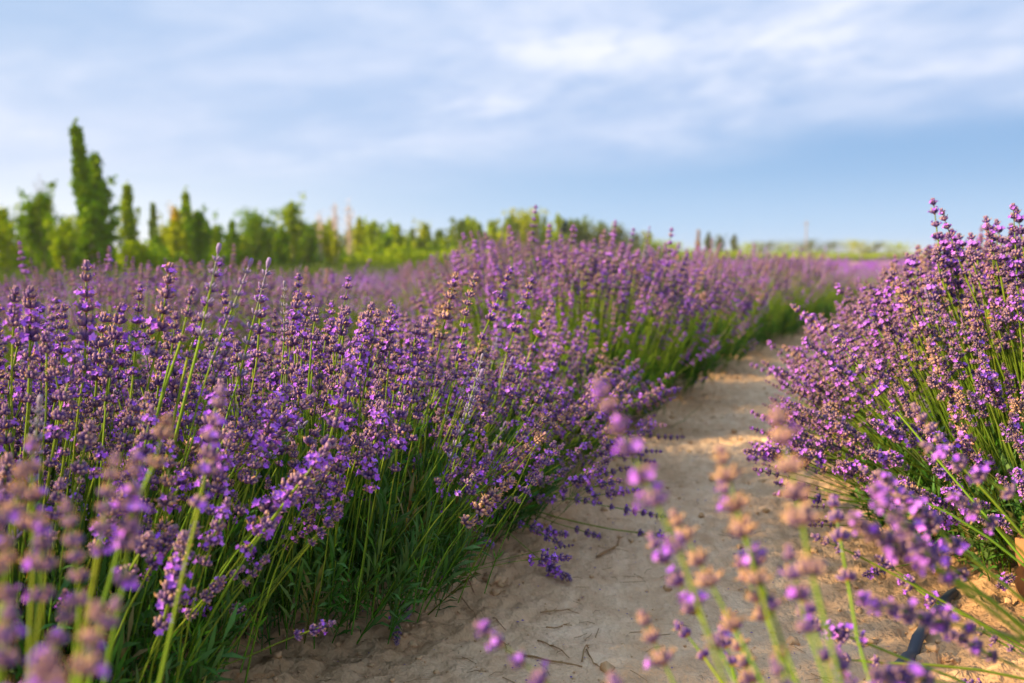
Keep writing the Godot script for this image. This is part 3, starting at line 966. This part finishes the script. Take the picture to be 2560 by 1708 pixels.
func build_litter() -> void:
	# clods of broken soil
	var soil := StandardMaterial3D.new()
	soil.resource_name = "clod"
	soil.vertex_color_use_as_albedo = true
	soil.roughness = 0.97
	soil.metallic_specular = 0.15
	soil.normal_enabled = true
	soil.uv1_triplanar = true
	var nt := NoiseTexture2D.new()
	nt.width = 256
	nt.height = 256
	nt.seamless = true
	nt.as_normal_map = true
	nt.bump_strength = 5.0
	var nn := FastNoiseLite.new()
	nn.frequency = 0.05
	nn.fractal_octaves = 4
	nt.noise = nn
	soil.normal_texture = nt
	soil.albedo_texture = ground_tex
	soil.uv1_world_triplanar = true
	soil.uv1_scale = Vector3(2.3, 2.3, 2.3)
	soil.normal_scale = 1.6
	var shapes := []
	for k in 7:
		shapes.append(clod_buf(k, 14, 22).mesh(soil))
	var words := ["largest cracked soil clod lying below the left bush's edge", "soil clod touching the largest clod on its right", "soil clod touching the largest clod on its left", "soil clod behind the largest one, under the leafy sprigs", "soil clod in front of the largest one", "small soil clod right of the leafy sprigs on the path edge", "small soil clod nearest the dark base of the left bush", "small soil clod in front, beside violet flowers", "small lone soil clod under low stems", "clod left of three by the second gap in the left row", "largest of three clods by the second gap in the left row", "clod right of three by the second gap in the left row", "lone clod in front of the gap in the left row", "small clod under the tall right bush", "small clod on the path near the grey hose", "clod beside the grey hose at the picture's bottom", "clod above the grey hose under the right bush"]
	for k in CLODS.size():
		var e = CLODS[k]
		var o := piece("soil_clod", shapes[k % 7], self)
		var w: float = e[2] * 1.35
		o.transform = Transform3D(Basis(Vector3.UP, r(0, TAU)).scaled(Vector3(w, w * r(0.55, 0.8), w * r(0.7, 0.95))), on_ground(e[0], e[1], -w * 0.06))
		tag(o, words[k], "clod", "soil clods along the path edge")
	var small: Array = [[], [], []]
	for k in 4200:
		var s := r(1.2, 6.0)
		var c := (-0.95 + rng.randfn(0, 0.16)) if rng.randf() < 0.6 else (0.12 + rng.randfn(0, 0.15))
		if rng.randf() < 0.25:
			c = r(-0.9, 0.1)
		var p := row_point(c, s)
		var w := 0.004 + 0.022 * pow(rng.randf(), 4.0)
		small[k % 3].append(Transform3D(Basis(Vector3(r(-1, 1), r(-1, 1), r(-1, 1)).normalized(), r(0, TAU)).scaled(Vector3(w, w * r(0.6, 1.0), w)), on_ground(p.x, p.y, w * 0.06)))
	var crumbs := thing("soil_crumbs", Vector3.ZERO, "loose crumbs of soil scattered along both path edges", "soil crumbs")
	crumbs.set_meta("kind", "stuff")
	for j in 3:
		many("crumb", clod_buf(20 + j, 4, 6).mesh(soil), small[j], crumbs)
	# fallen petals and bits of straw
	var pb := Buf.new()
	pb.blade(Vector3.ZERO, Vector3.RIGHT, Vector3.BACK, 0.007, 0.0022, Color(0.12, 0.07, 0.22), Color(0.2, 0.10, 0.4))
	var sb := Buf.new()
	sb.tube([Vector3.ZERO, Vector3(0.03, 0.002, 0.003), Vector3(0.06, 0, 0)], [0.0007, 0.0008, 0.0005], 3, [Color(0.42, 0.28, 0.14), Color(0.4, 0.27, 0.14), Color(0.36, 0.24, 0.12)])
	var petals: Array = []
	var straw: Array = []
	for k in 900:
		var p := row_point(-0.45 + rng.randfn(0, 0.32), r(1.2, 4.5))
		var t := Transform3D(Basis(Vector3.UP, r(0, TAU)) * Basis(Vector3.RIGHT, r(-0.5, 0.5)), on_ground(p.x, p.y, 0.0025))
		if k % 3 == 0:
			straw.append(t.scaled_local(Vector3(r(0.3, 1.1), 1, 1)))
		else:
			petals.append(t.scaled_local(Vector3.ONE * r(0.6, 1.1)))
	tag(many("fallen_petals", pb.mesh(flower), petals, self), "tiny dark violet petals strewn on the path", "petals", "", "stuff")
	tag(many("straw_bits", sb.mesh(veg), straw, self), "short bits of straw strewn on the path", "straw", "", "stuff")
	# twigs one can tell apart
	var tw := ["long straight dry twig lying across the path at the bottom", "dry twig pointing away along the path, crossing a shorter one", "short pale straw lying level in the middle of the path", "thin short straw just below the level pale straw", "long reddish runner creeping from the left bush onto the path", "bent dry twig left of the crossing twigs", "short dry stalk near the bottom left of the path", "bumpy brown seed stalk lying in the middle of the path", "short twig crossing the foot of the long pointing twig", "thin green blade arching over the path by the second bush", "short twig beside the cracked clods"]
	for k in TWIGS.size():
		var e = TWIGS[k]
		var a := Vector2(e[0], e[1])
		var z := Vector2(e[2], e[3])
		var side := (z - a).orthogonal().normalized() * (z - a).length() * r(-0.10, 0.10)
		var pts := []
		var radii := []
		var cols := []
		var col := Color(0.36, 0.22, 0.10) if k != 9 else Color(0.13, 0.17, 0.05)
		if k == 4:
			col = Color(0.32, 0.15, 0.08)
		for j in 7:
			var t := j / 6.0
			var q := a.lerp(z, t) + side * sin(PI * t) + Vector2(r(-1, 1), r(-1, 1)) * 0.002
			pts.append(on_ground(q.x, q.y, 0.004 + (0.01 * sin(t * 7.0) if k in [1, 4] else 0.0) + (0.05 * t if k == 9 else 0.0)))
			radii.append((0.0023 if k in [0, 7] else 0.0015) * (1.0 - 0.45 * t) * (1.0 + (0.8 * (j % 2) if k == 7 else 0.0)))
			cols.append(jitter(col, 0.15))
		var b := Buf.new()
		b.tube(pts, radii, 6, cols)
		for q in 2:
			var at: Vector3 = pts[2 + 2 * q]
			var d := ((pts[3] - pts[2]) as Vector3).normalized().rotated(Vector3.UP, r(-0.9, 0.9)) + Vector3(0, 0.25, 0)
			b.tube([at, at + d * r(0.008, 0.018)], [0.0011, 0.0005], 4, [col, col])
		tag(piece("dry_twig", b.mesh(veg), self), tw[k], "twig", "dry twigs on the path")
	# drip hose
	var rubber := StandardMaterial3D.new()
	rubber.resource_name = "hose"
	rubber.albedo_color = Color(0.27, 0.31, 0.36)
	rubber.roughness = 0.6
	var hb := Buf.new()
	var hp := []
	var hr := []
	var hc := []
	for k in 22:
		var t := k / 21.0
		var x := lerpf(0.40, 1.02, t) + 0.015 * sin(t * 6.0)
		var d := lerpf(1.28, 2.12, t)
		hp.append(on_ground(x, d, 0.012 - 0.035 * smooth(0.72, 1.0, t)))
		hr.append(0.0105)
		hc.append(Color.WHITE)
	hb.tube(hp, hr, 12, hc)
	tag(piece("drip_hose", hb.mesh(rubber), self), "grey irrigation hose on the soil at the foot of the right row", "hose")
	# crumpled dead leaf
	var lb := Buf.new()
	var rows := 12
	for j in rows + 1:
		var t := j / float(rows)
		var half := 0.034 * sin(PI * clampf(t * 0.94 + 0.04, 0, 1)) + 0.002
		for q in 7:
			var u := q / 3.0 - 1.0
			lb.vert(Vector3(u * half, 0.05 + t * 0.13 + 0.006 * sin(u * 9.0 + t * 8.0), 0.022 * u * u + 0.012 * sin(t * 6.0 + u * 4.0)), jitter(Color(0.36, 0.19, 0.085), 0.15))
	for j in rows:
		for q in 6:
			var a := j * 7 + q
			lb.tri(a, a + 1, a + 8)
			lb.tri(a, a + 8, a + 7)
	lb.tube([Vector3(0, 0.052, 0.002), Vector3(0.004, 0.02, 0.01), Vector3(0.01, -0.01, 0.0)], [0.002, 0.002, 0.002], 4, [Color(0.3, 0.16, 0.08), Color(0.3, 0.16, 0.08), Color(0.3, 0.16, 0.08)])
	var dl := piece("dead_leaf", lb.mesh(veg), self, Transform3D(Basis(Vector3(0, 1, 0), 0.5) * Basis(Vector3(0, 0, 1), 0.12), on_ground(0.955, 1.80)))
	tag(dl, "curled brown dead leaf standing at the foot of the right bush", "dead leaf")
	# insects
	insect(Vector3(-0.118, 0.655, -1.95), 0.5, 1.0, "bee", "honey-coloured bee hovering left of a tall flower spike", "bee")
	insect(Vector3(0.93, 0.600, -1.93), 2.2, 1.0, "bee", "orange bee clinging to flowers of the tall right bush", "bee")
	insect(Vector3(0.745, 0.575, -2.6), 1.2, 0.4, "fly", "tiny pale insect flying above the path's far end", "insect")
	# utility pole far off
	var pole := Buf.new()
	var grey := Color(0.30, 0.29, 0.30)
	pole.tube([Vector3(0, 0, 0), Vector3(0, 5.9, 0)], [0.13, 0.09], 8, [grey, grey])
	var o := thing("utility_pole", Vector3(43.65, 0, -148.0), "thin grey utility pole above the far hedge", "pole")
	piece("pole", pole.mesh(veg), o)
	var arm := Buf.new()
	arm.tube([Vector3(-0.5, 5.5, 0), Vector3(0.5, 5.5, 0)], [0.05, 0.05], 4, [grey, grey])
	piece("cross_arm", arm.mesh(veg), o)
	for s in [-0.4, 0.0, 0.4]:
		var ins := Buf.new()
		ins.tube([Vector3(s, 5.5, 0), Vector3(s, 5.62, 0), Vector3(s, 5.7, 0)], [0.03, 0.045, 0.025], 6, [grey, Color(0.4, 0.3, 0.25), grey])
		piece("insulator", ins.mesh(veg), o)


func clod_buf(which: int, rings: int, sides: int) -> Buf:
	var b := Buf.new()
	var n := FastNoiseLite.new()
	n.seed = which + 50
	n.frequency = 1.3
	n.fractal_octaves = 4
	n.noise_type = FastNoiseLite.TYPE_CELLULAR if which % 2 == 0 else FastNoiseLite.TYPE_SIMPLEX
	for j in rings + 1:
		var th := PI * j / rings
		for q in sides:
			var a := TAU * q / sides
			var d := Vector3(sin(th) * cos(a), cos(th), sin(th) * sin(a))
			var rad := 0.5 * (1.0 + 0.75 * n.get_noise_3dv(d * 1.3) + 0.30 * n.get_noise_3dv(d * 4.0))
			b.vert(d * rad, jitter(Color(0.80, 0.74, 0.66), 0.12))
	for j in rings:
		for q in sides:
			var a := j * sides + q
			var e := j * sides + (q + 1) % sides
			b.tri(a, e, e + sides)
			b.tri(a, e + sides, a + sides)
	return b


func insect(at: Vector3, turn: float, size: float, called: String, label: String, category: String) -> void:
	var o := thing(called, at, label, category)
	o.rotation.y = turn
	var b := Buf.new()
	var amber := Color(0.50, 0.25, 0.06)
	var dark := Color(0.06, 0.04, 0.03)
	var pts := []
	var radii := []
	var cols := []
	for k in 13:
		var t := k / 12.0
		pts.append(Vector3((t - 0.5) * 0.015 * size, -0.0016 * size * t * t + 0.001 * size * sin(t * 5.0), 0))
		var rad := 0.0022 * sin(PI * clampf(t / 0.52, 0.05, 1.0)) if t < 0.52 else (0.0021 * sin(PI * clampf((t - 0.48) / 0.30, 0.05, 1.0)) if t < 0.77 else 0.0014 * sin(PI * clampf((t - 0.74) / 0.27, 0.1, 1.0)))
		radii.append(maxf(rad, 0.0006) * size)
		cols.append(dark if (k % 3 == 1 and t < 0.5) or t > 0.8 else amber)
	b.tube(pts, radii, 8, cols)
	for s in [-1, 1]:
		for k in 3:
			var f := Vector3((0.0015 + 0.0014 * k) * size, -0.001 * size, 0.001 * s * size)
			b.tube([f, f + Vector3(0.0005, -0.001, 0.003 * s) * size, f + Vector3(0.0002, -0.0042, 0.0035 * s) * size], [0.0003 * size, 0.00025 * size, 0.0002 * size], 3, [dark, dark, dark])
	piece("body", b.mesh(veg), o)
	var film := StandardMaterial3D.new()
	film.albedo_color = Color(0.9, 0.88, 0.82, 0.35)
	film.transparency = BaseMaterial3D.TRANSPARENCY_ALPHA
	film.roughness = 0.3
	for s in [-1, 1]:
		var wb := Buf.new()
		var d := Vector3(-0.45, 0.45, 0.8 * s).normalized()
		wb.blade(Vector3(0.0015 * size, 0.002 * size, 0.0006 * s * size), d, d.cross(Vector3.UP).normalized(), 0.0098 * size, 0.0021 * size, Color.WHITE, Color.WHITE)
		piece("wing", wb.mesh(film), o)


# ---------------------------------------------------------------- sky

func sky_picture() -> ImageTexture:
	# air and evening cloud by direction: thin streaky cloud, whiter low on the sun's side, bluer low on the far side
	var w := 2048
	var h := 1024
	var n := FastNoiseLite.new()
	n.seed = 21
	n.frequency = 1.0
	n.fractal_octaves = 5
	n.fractal_gain = 0.5
	var data := PackedFloat32Array()
	data.resize(w * h * 3)
	for y in h:
		var el := (0.5 - (y + 0.5) / h) * 180.0
		for x in w:
			var az := wrapf((x + 0.5) / w * 360.0, -180.0, 180.0)
			var col := sky_color(az, maxf(el, 0.0), n)
			var k := (y * w + x) * 3
			data[k] = col.x
			data[k + 1] = col.y
			data[k + 2] = col.z
			if el < -1.0 and x == 0:
				for q in w * 3:
					data[y * w * 3 + q] = data[k + q % 3]
				break
	var im := Image.create_from_data(w, h, false, Image.FORMAT_RGBF, data.to_byte_array())
	return ImageTexture.create_from_image(im)


func lin(c: Color) -> Vector3:
	var l := c.srgb_to_linear()
	return Vector3(l.r, l.g, l.b)


var sky_left := lin(Color(0.965, 0.980, 0.985))
var sky_low := lin(Color(0.690, 0.810, 0.920))
var sky_blue := lin(Color(0.490, 0.650, 0.830))
var sky_top := lin(Color(0.610, 0.725, 0.870))
var cloud_white := lin(Color(0.925, 0.935, 0.985))
var cloud_grey := lin(Color(0.755, 0.810, 0.930))


func blob(az: float, el: float, a0: float, e0: float, wa: float, we: float, slope: float) -> float:
	var p := (az - a0) / wa
	var q := (el - e0 - (az - a0) * slope) / we
	return exp(-p * p - q * q)


func sky_color(az: float, el: float, n: FastNoiseLite) -> Vector3:
	var sunward := pow(0.5 + 0.5 * cos(deg_to_rad(az + 80.0)), 1.3)
	var low := exp(-pow(el / (4.6 + 2.6 * smooth(0.5, 0.85, sunward)), 1.4))
	# clear air: palest low on the sun's side, bluest a hand above the horizon away from it
	var away := smooth(0.62, 0.30, sunward)
	var base := sky_top.lerp(sky_blue, clampf(away * smooth(0.5, 5.0, el) * (1.0 - 0.5 * smooth(9.0, 18.0, el)) + smooth(20.0, 70.0, el) * 0.5, 0.0, 1.0))
	base = base.lerp(sky_low.lerp(sky_left, smooth(0.42, 0.80, sunward)), low)
	# thin cloud in soft sheets and streaks that rise a little to the right
	var u := az * 0.05
	var v := (el - az * 0.07) * 0.26 / (1.0 + el * 0.010)
	var warp := n.get_noise_2d(u * 0.7 + 11.0, v * 0.6)
	var big := n.get_noise_2d(u * 0.6 + warp * 0.4, v * 0.7 - 4.0)
	var det := n.get_noise_2d(u * 2.3 + warp * 0.6 + 3.0, v * 1.6)
	var tiny := n.get_noise_2d(u * 6.0 + warp * 0.8, v * 4.6 + 17.0)
	var sheet := smooth(-0.55, 0.55, big + 0.4 * det + 0.10)
	# the long sheet that lies across the view, and the clear gap under it
	var edge := 4.6 + (az + 10.0) * 0.075 + 1.2 * warp
	var long := smooth(edge - 1.6, edge + 1.6, el) * (1.0 - 0.35 * smooth(10.0, 15.0, el) * smooth(6.0, -14.0, az))
	var front := smooth(60.0, 36.0, absf(az))
	var cover := lerpf(sheet, clampf(long * (0.74 + 0.35 * big + 0.25 * det), 0.0, 1.0), front)
	cover *= (0.2 + 0.8 * smooth(0.5, 6.0, el)) * (1.0 - 0.75 * blob(az, el, -29.0, 12.5, 9.0, 3.5, 0.0))
	var wisps := blob(az, el, 3.2, 11.7, 6.0, 1.0, 0.03) + 0.9 * blob(az, el, -1.8, 8.5, 4.0, 1.0, -0.05) + 0.85 * blob(az, el, 14.5, 11.6, 5.5, 1.2, 0.03) + 0.7 * blob(az, el, 23.0, 13.8, 5.0, 0.8, 0.04) + 0.6 * blob(az, el, 24.5, 9.9, 5.5, 0.8, 0.03) + 0.45 * blob(az, el, -11.0, 5.4, 8.0, 0.7, 0.09) + 0.5 * blob(az, el, 9.0, 9.6, 9.0, 1.8, 0.02)
	var bright := 0.32 + 0.38 * det + 0.20 * tiny + 0.40 * big + wisps * (0.62 + 0.7 * tiny)
	bright = lerpf(bright, bright + 0.10, 1.0 - front)
	var cl := cloud_grey.lerp(cloud_white, clampf(bright, 0.0, 1.0))
	return base.lerp(cl, clampf(cover * 0.72 + wisps * 0.3, 0.0, 0.95))


# ---------------------------------------------------------------- all together

func materials() -> void:
	veg = StandardMaterial3D.new()
	veg.resource_name = "stem"
	veg.vertex_color_use_as_albedo = true
	veg.roughness = 0.6
	veg.metallic_specular = 0.22
	flower = StandardMaterial3D.new()
	flower.resource_name = "flower"
	flower.vertex_color_use_as_albedo = true
	flower.roughness = 0.8
	flower.metallic_specular = 0.12
	flower.rim_enabled = true
	flower.rim = 0.12
	flower.rim_tint = 0.5
	flower.backlight_enabled = true
	flower.backlight = Color(0.5, 0.5, 0.5)
	leaf_mat = StandardMaterial3D.new()
	leaf_mat.resource_name = "lavender_leaf"
	leaf_mat.vertex_color_use_as_albedo = true
	leaf_mat.roughness = 0.65
	leaf_mat.metallic_specular = 0.15
	leaf_mat.backlight_enabled = true
	leaf_mat.backlight = Color(0.5, 0.5, 0.35)


func _ready() -> void:
	rng.seed = 4711
	fine.seed = 5
	fine.frequency = 1.0
	fine.fractal_octaves = 3
	wide.seed = 9
	wide.frequency = 0.8
	wide.fractal_octaves = 3

	var cam := Camera3D.new()
	cam.name = "camera"
	cam.position = Vector3(0, EYE, 0)
	cam.rotation_degrees = Vector3(-4.92, 0, 0)
	cam.fov = 38.0
	cam.near = 0.05
	cam.far = 6000.0
	var at := CameraAttributesPhysical.new()
	at.frustum_focal_length = 34.85
	at.frustum_focus_distance = 1.65
	at.frustum_near = 0.05
	at.frustum_far = 6000.0
	at.exposure_aperture = 3.6
	cam.attributes = at
	add_child(cam)
	cam.fov = 38.0

	var env := Environment.new()
	env.background_mode = Environment.BG_SKY
	var sky := Sky.new()
	var pano := PanoramaSkyMaterial.new()
	pano.panorama = sky_picture()
	sky.sky_material = pano
	env.sky = sky
	env.background_energy_multiplier = 0.565
	env.tonemap_mode = Environment.TONE_MAPPER_LINEAR
	env.tonemap_exposure = 2.1
	env.fog_enabled = true
	env.fog_density = 0.0006
	env.fog_light_color = Color(0.97, 0.96, 0.98)
	env.sdfgi_enabled = true
	env.ssao_enabled = true
	env.ssil_enabled = true
	var we := WorldEnvironment.new()
	we.name = "surroundings"
	we.environment = env
	add_child(we)

	var sun := DirectionalLight3D.new()
	sun.name = "sun"
	sun.light_color = Color(1.0, 0.86, 0.66)
	sun.light_energy = 1.6
	sun.light_angular_distance = 3.0
	sun.shadow_enabled = true
	sun.rotation_degrees = Vector3(-23, -76, 0)
	add_child(sun)

	materials()
	build_ground()
	build_trees()
	build_meadow()
	build_lavender_kit()
	build_lavender()
	build_litter()


func build_lavender() -> void:
	# left row, nearest first
	lavender_bush("blurred lavender bush in the left foreground, closest to the viewer", Vector2(-0.50, 0.66), 0.42, 0.22, 0.2, 20, 0, 50, Vector2(0.0, 0.1), FRONT_LEFT)
	lavender_bush("lavender bush at the left picture edge with the tallest sharp spikes", Vector2(-0.84, 1.48), 0.60, 0.60, 0.40, 300, 160, 420, Vector2.ZERO, LEFT_TALL)
	lavender_bush("lavender bush over the dark leafy hollow at the bottom left", Vector2(-0.50, 1.95), 0.59, 0.58, 0.52, 300, 170, 460, Vector2.ZERO, LEFT_TALL_B)
	var third := lavender_bush("lavender bush with tan dry stalks leaning over the soil clods", Vector2(-0.30, 2.55), 0.53, 0.58, 0.52, 300, 170, 420, Vector2.ZERO, LOW_STEMS)
	lavender_bush("lavender bush behind the one with tan stalks, reaching far over the path", Vector2(-0.10, 3.15), 0.50, 0.52, 0.45, 290, 160, 380, Vector2(0.05, 0), LOW_STEMS_NEXT)
	lavender_bush("back half of the left row behind the tall sharp spikes, one bushy plant", Vector2(-1.28, 2.15), 0.58, 0.50, 0.6, 200, 140, 200)
	lavender_bush("lavender plant behind the clod bush, away from the path", Vector2(-0.80, 3.0), 0.50, 0.45, 0.55, 160, 140, 200)
	lavender_bush("tallest clump of the left row with yellow-green stems, beyond the gap", Vector2(0.20, 4.12), 0.77, 0.60, 0.52, 300, 260, 420)
	lavender_bush("second clump beyond the gap, with a dry leafy skirt at the path", Vector2(0.62, 4.98), 0.73, 0.55, 0.5, 240, 150, 340)
	lavender_bush("third clump beyond the gap, darker violet, at the path's bend", Vector2(1.05, 6.10), 0.72, 0.52, 0.55, 160, 200, 300)
	lavender_bush("fourth clump beyond the gap, last before the row turns hazy", Vector2(1.47, 7.10), 0.74, 0.50, 0.6, 100, 240, 240)
	lavender_bush("left row plant just beyond the fourth clump, half hidden by it", Vector2(1.98, 8.05), 0.72, 0.50, 0.6, 30, 280, 200, Vector2(0.1, 0))
	lavender_bush("left row plant where the path vanishes between the rows", Vector2(2.55, 9.05), 0.72, 0.52, 0.6, 20, 280, 200, Vector2(0.1, 0))
	# the left row goes on past the viewer
	lavender_bush("lavender bush of the left row beside the viewer", Vector2(-1.22, 0.66), 0.62, 0.52, 0.5, 0, 300, 160)
	lavender_bush("lavender bush of the left row just behind the viewer", Vector2(-1.45, -0.10), 0.62, 0.52, 0.5, 0, 300, 160)
	# right row
	lavender_bush("blurred lavender plant in the right foreground with spikes over the path", Vector2(0.34, 0.50), 0.40, 0.16, 0.14, 20, 0, 20, Vector2(-0.2, 0.2), FRONT_RIGHT)
	lavender_bush("lavender bush at the bottom right corner, its stems leaning left", Vector2(0.98, 1.12), 0.54, 0.40, 0.36, 36, 0, 160, Vector2(-0.12, 0), RIGHT_LEANING)
	lavender_bush("big tall lavender bush on the right, fanning out over the path", Vector2(1.30, 2.22), 0.77, 0.65, 0.62, 300, 1450, 700, Vector2(-0.06, 0), RIGHT_BIG_EDGE)
	lavender_bush("lavender plant just behind the left flank of the big right bush", Vector2(1.36, 2.95), 0.72, 0.54, 0.5, 220, 420, 260)
	lavender_bush("lavender bush behind the big right one, seen over the path's far end", Vector2(1.68, 3.55), 0.76, 0.60, 0.6, 260, 300, 300)
	lavender_bush("third lavender bush of the right row, mostly hidden", Vector2(1.98, 4.30), 0.74, 0.60, 0.6, 100, 250, 240)
	lavender_bush("fourth lavender bush of the right row, where the path ends", Vector2(2.36, 5.2), 0.72, 0.62, 0.6, 40, 280, 240)
	lavender_bush("lavender plant at the right edge behind the big tall bush", Vector2(1.95, 2.3), 0.82, 0.5, 0.6, 60, 260, 160)
	# tan dry stalks and leafy shoots at the third bush
	for k in 4:
		var b := Buf.new()
		var base := Vector3(0.05 + 0.03 * k, 0.02, 0.22 - 0.02 * k)
		var tip := base + Vector3(0.05 + 0.03 * k, r(0.26, 0.34), 0.02)
		var col := Color(0.42, 0.19, 0.06)
		b.tube([base, base.lerp(tip, 0.5) + Vector3(-0.008, 0, 0), tip], [0.0022, 0.0019, 0.0013], 5, [col * 0.8, col, col * 1.1])
		piece("dry_stalk", b.mesh(veg), third).set_meta("label", "tan dry stalk without flowers")

	# second row to the left, plant by plant where it is close
	var second := [[3.2, 0.66], [4.0, 0.70], [4.8, 0.62], [6.9, 0.74], [7.6, 0.84], [8.4, 0.86], [9.2, 0.80]]
	var told := ["lavender plant of the second row behind the leftmost tall spikes", "lavender plant of the second row left of the twin young spikes", "last plant of the second row before its low gap", "first plant of the second row after its low gap", "highest rounded plant of the second row, in the middle distance", "lavender plant right of the highest rounded one of the second row", "lavender plant of the second row below the bright broad poplar"]
	for k in second.size():
		lavender_bush(told[k], row_point(-3.05, second[k][0]), second[k][1], 0.60, 0.62, 40, 330, 200, Vector2.ZERO, [], "lavender plants of the second row")
	var all := func(p: Vector2) -> bool: return in_field(p)
	lavender_row("far stretch of the left row beside the path, one purple band", -1.35, 8.0, 62.0, 0.66, all)
	lavender_row("far stretch of the right row beyond the path's end", 0.55, 6.0, 62.0, 0.66, all)
	lavender_row("low gap and far stretch of the second lavender row", -3.05, 5.6, 6.5, 0.42, all)
	lavender_row("far stretch of the second lavender row", -3.05, 9.8, 64.0, 0.62, all)
	var words := ["third", "fourth", "fifth", "sixth", "seventh", "eighth", "ninth", "tenth", "eleventh", "twelfth", "thirteenth", "fourteenth", "fifteenth"]
	for k in 13:
		lavender_row("%s lavender row left of the path, a pinkish purple band" % words[k], -4.75 - 1.7 * k, 2.0 + 0.5 * k, 66.0, 0.46 if k < 4 else 0.5, all)
	for k in 4:
		lavender_row("%s lavender row to the right of the path" % ["second", "third", "fourth", "fifth"][k], 2.25 + 1.7 * k, 3.0, 60.0, 0.62, all)
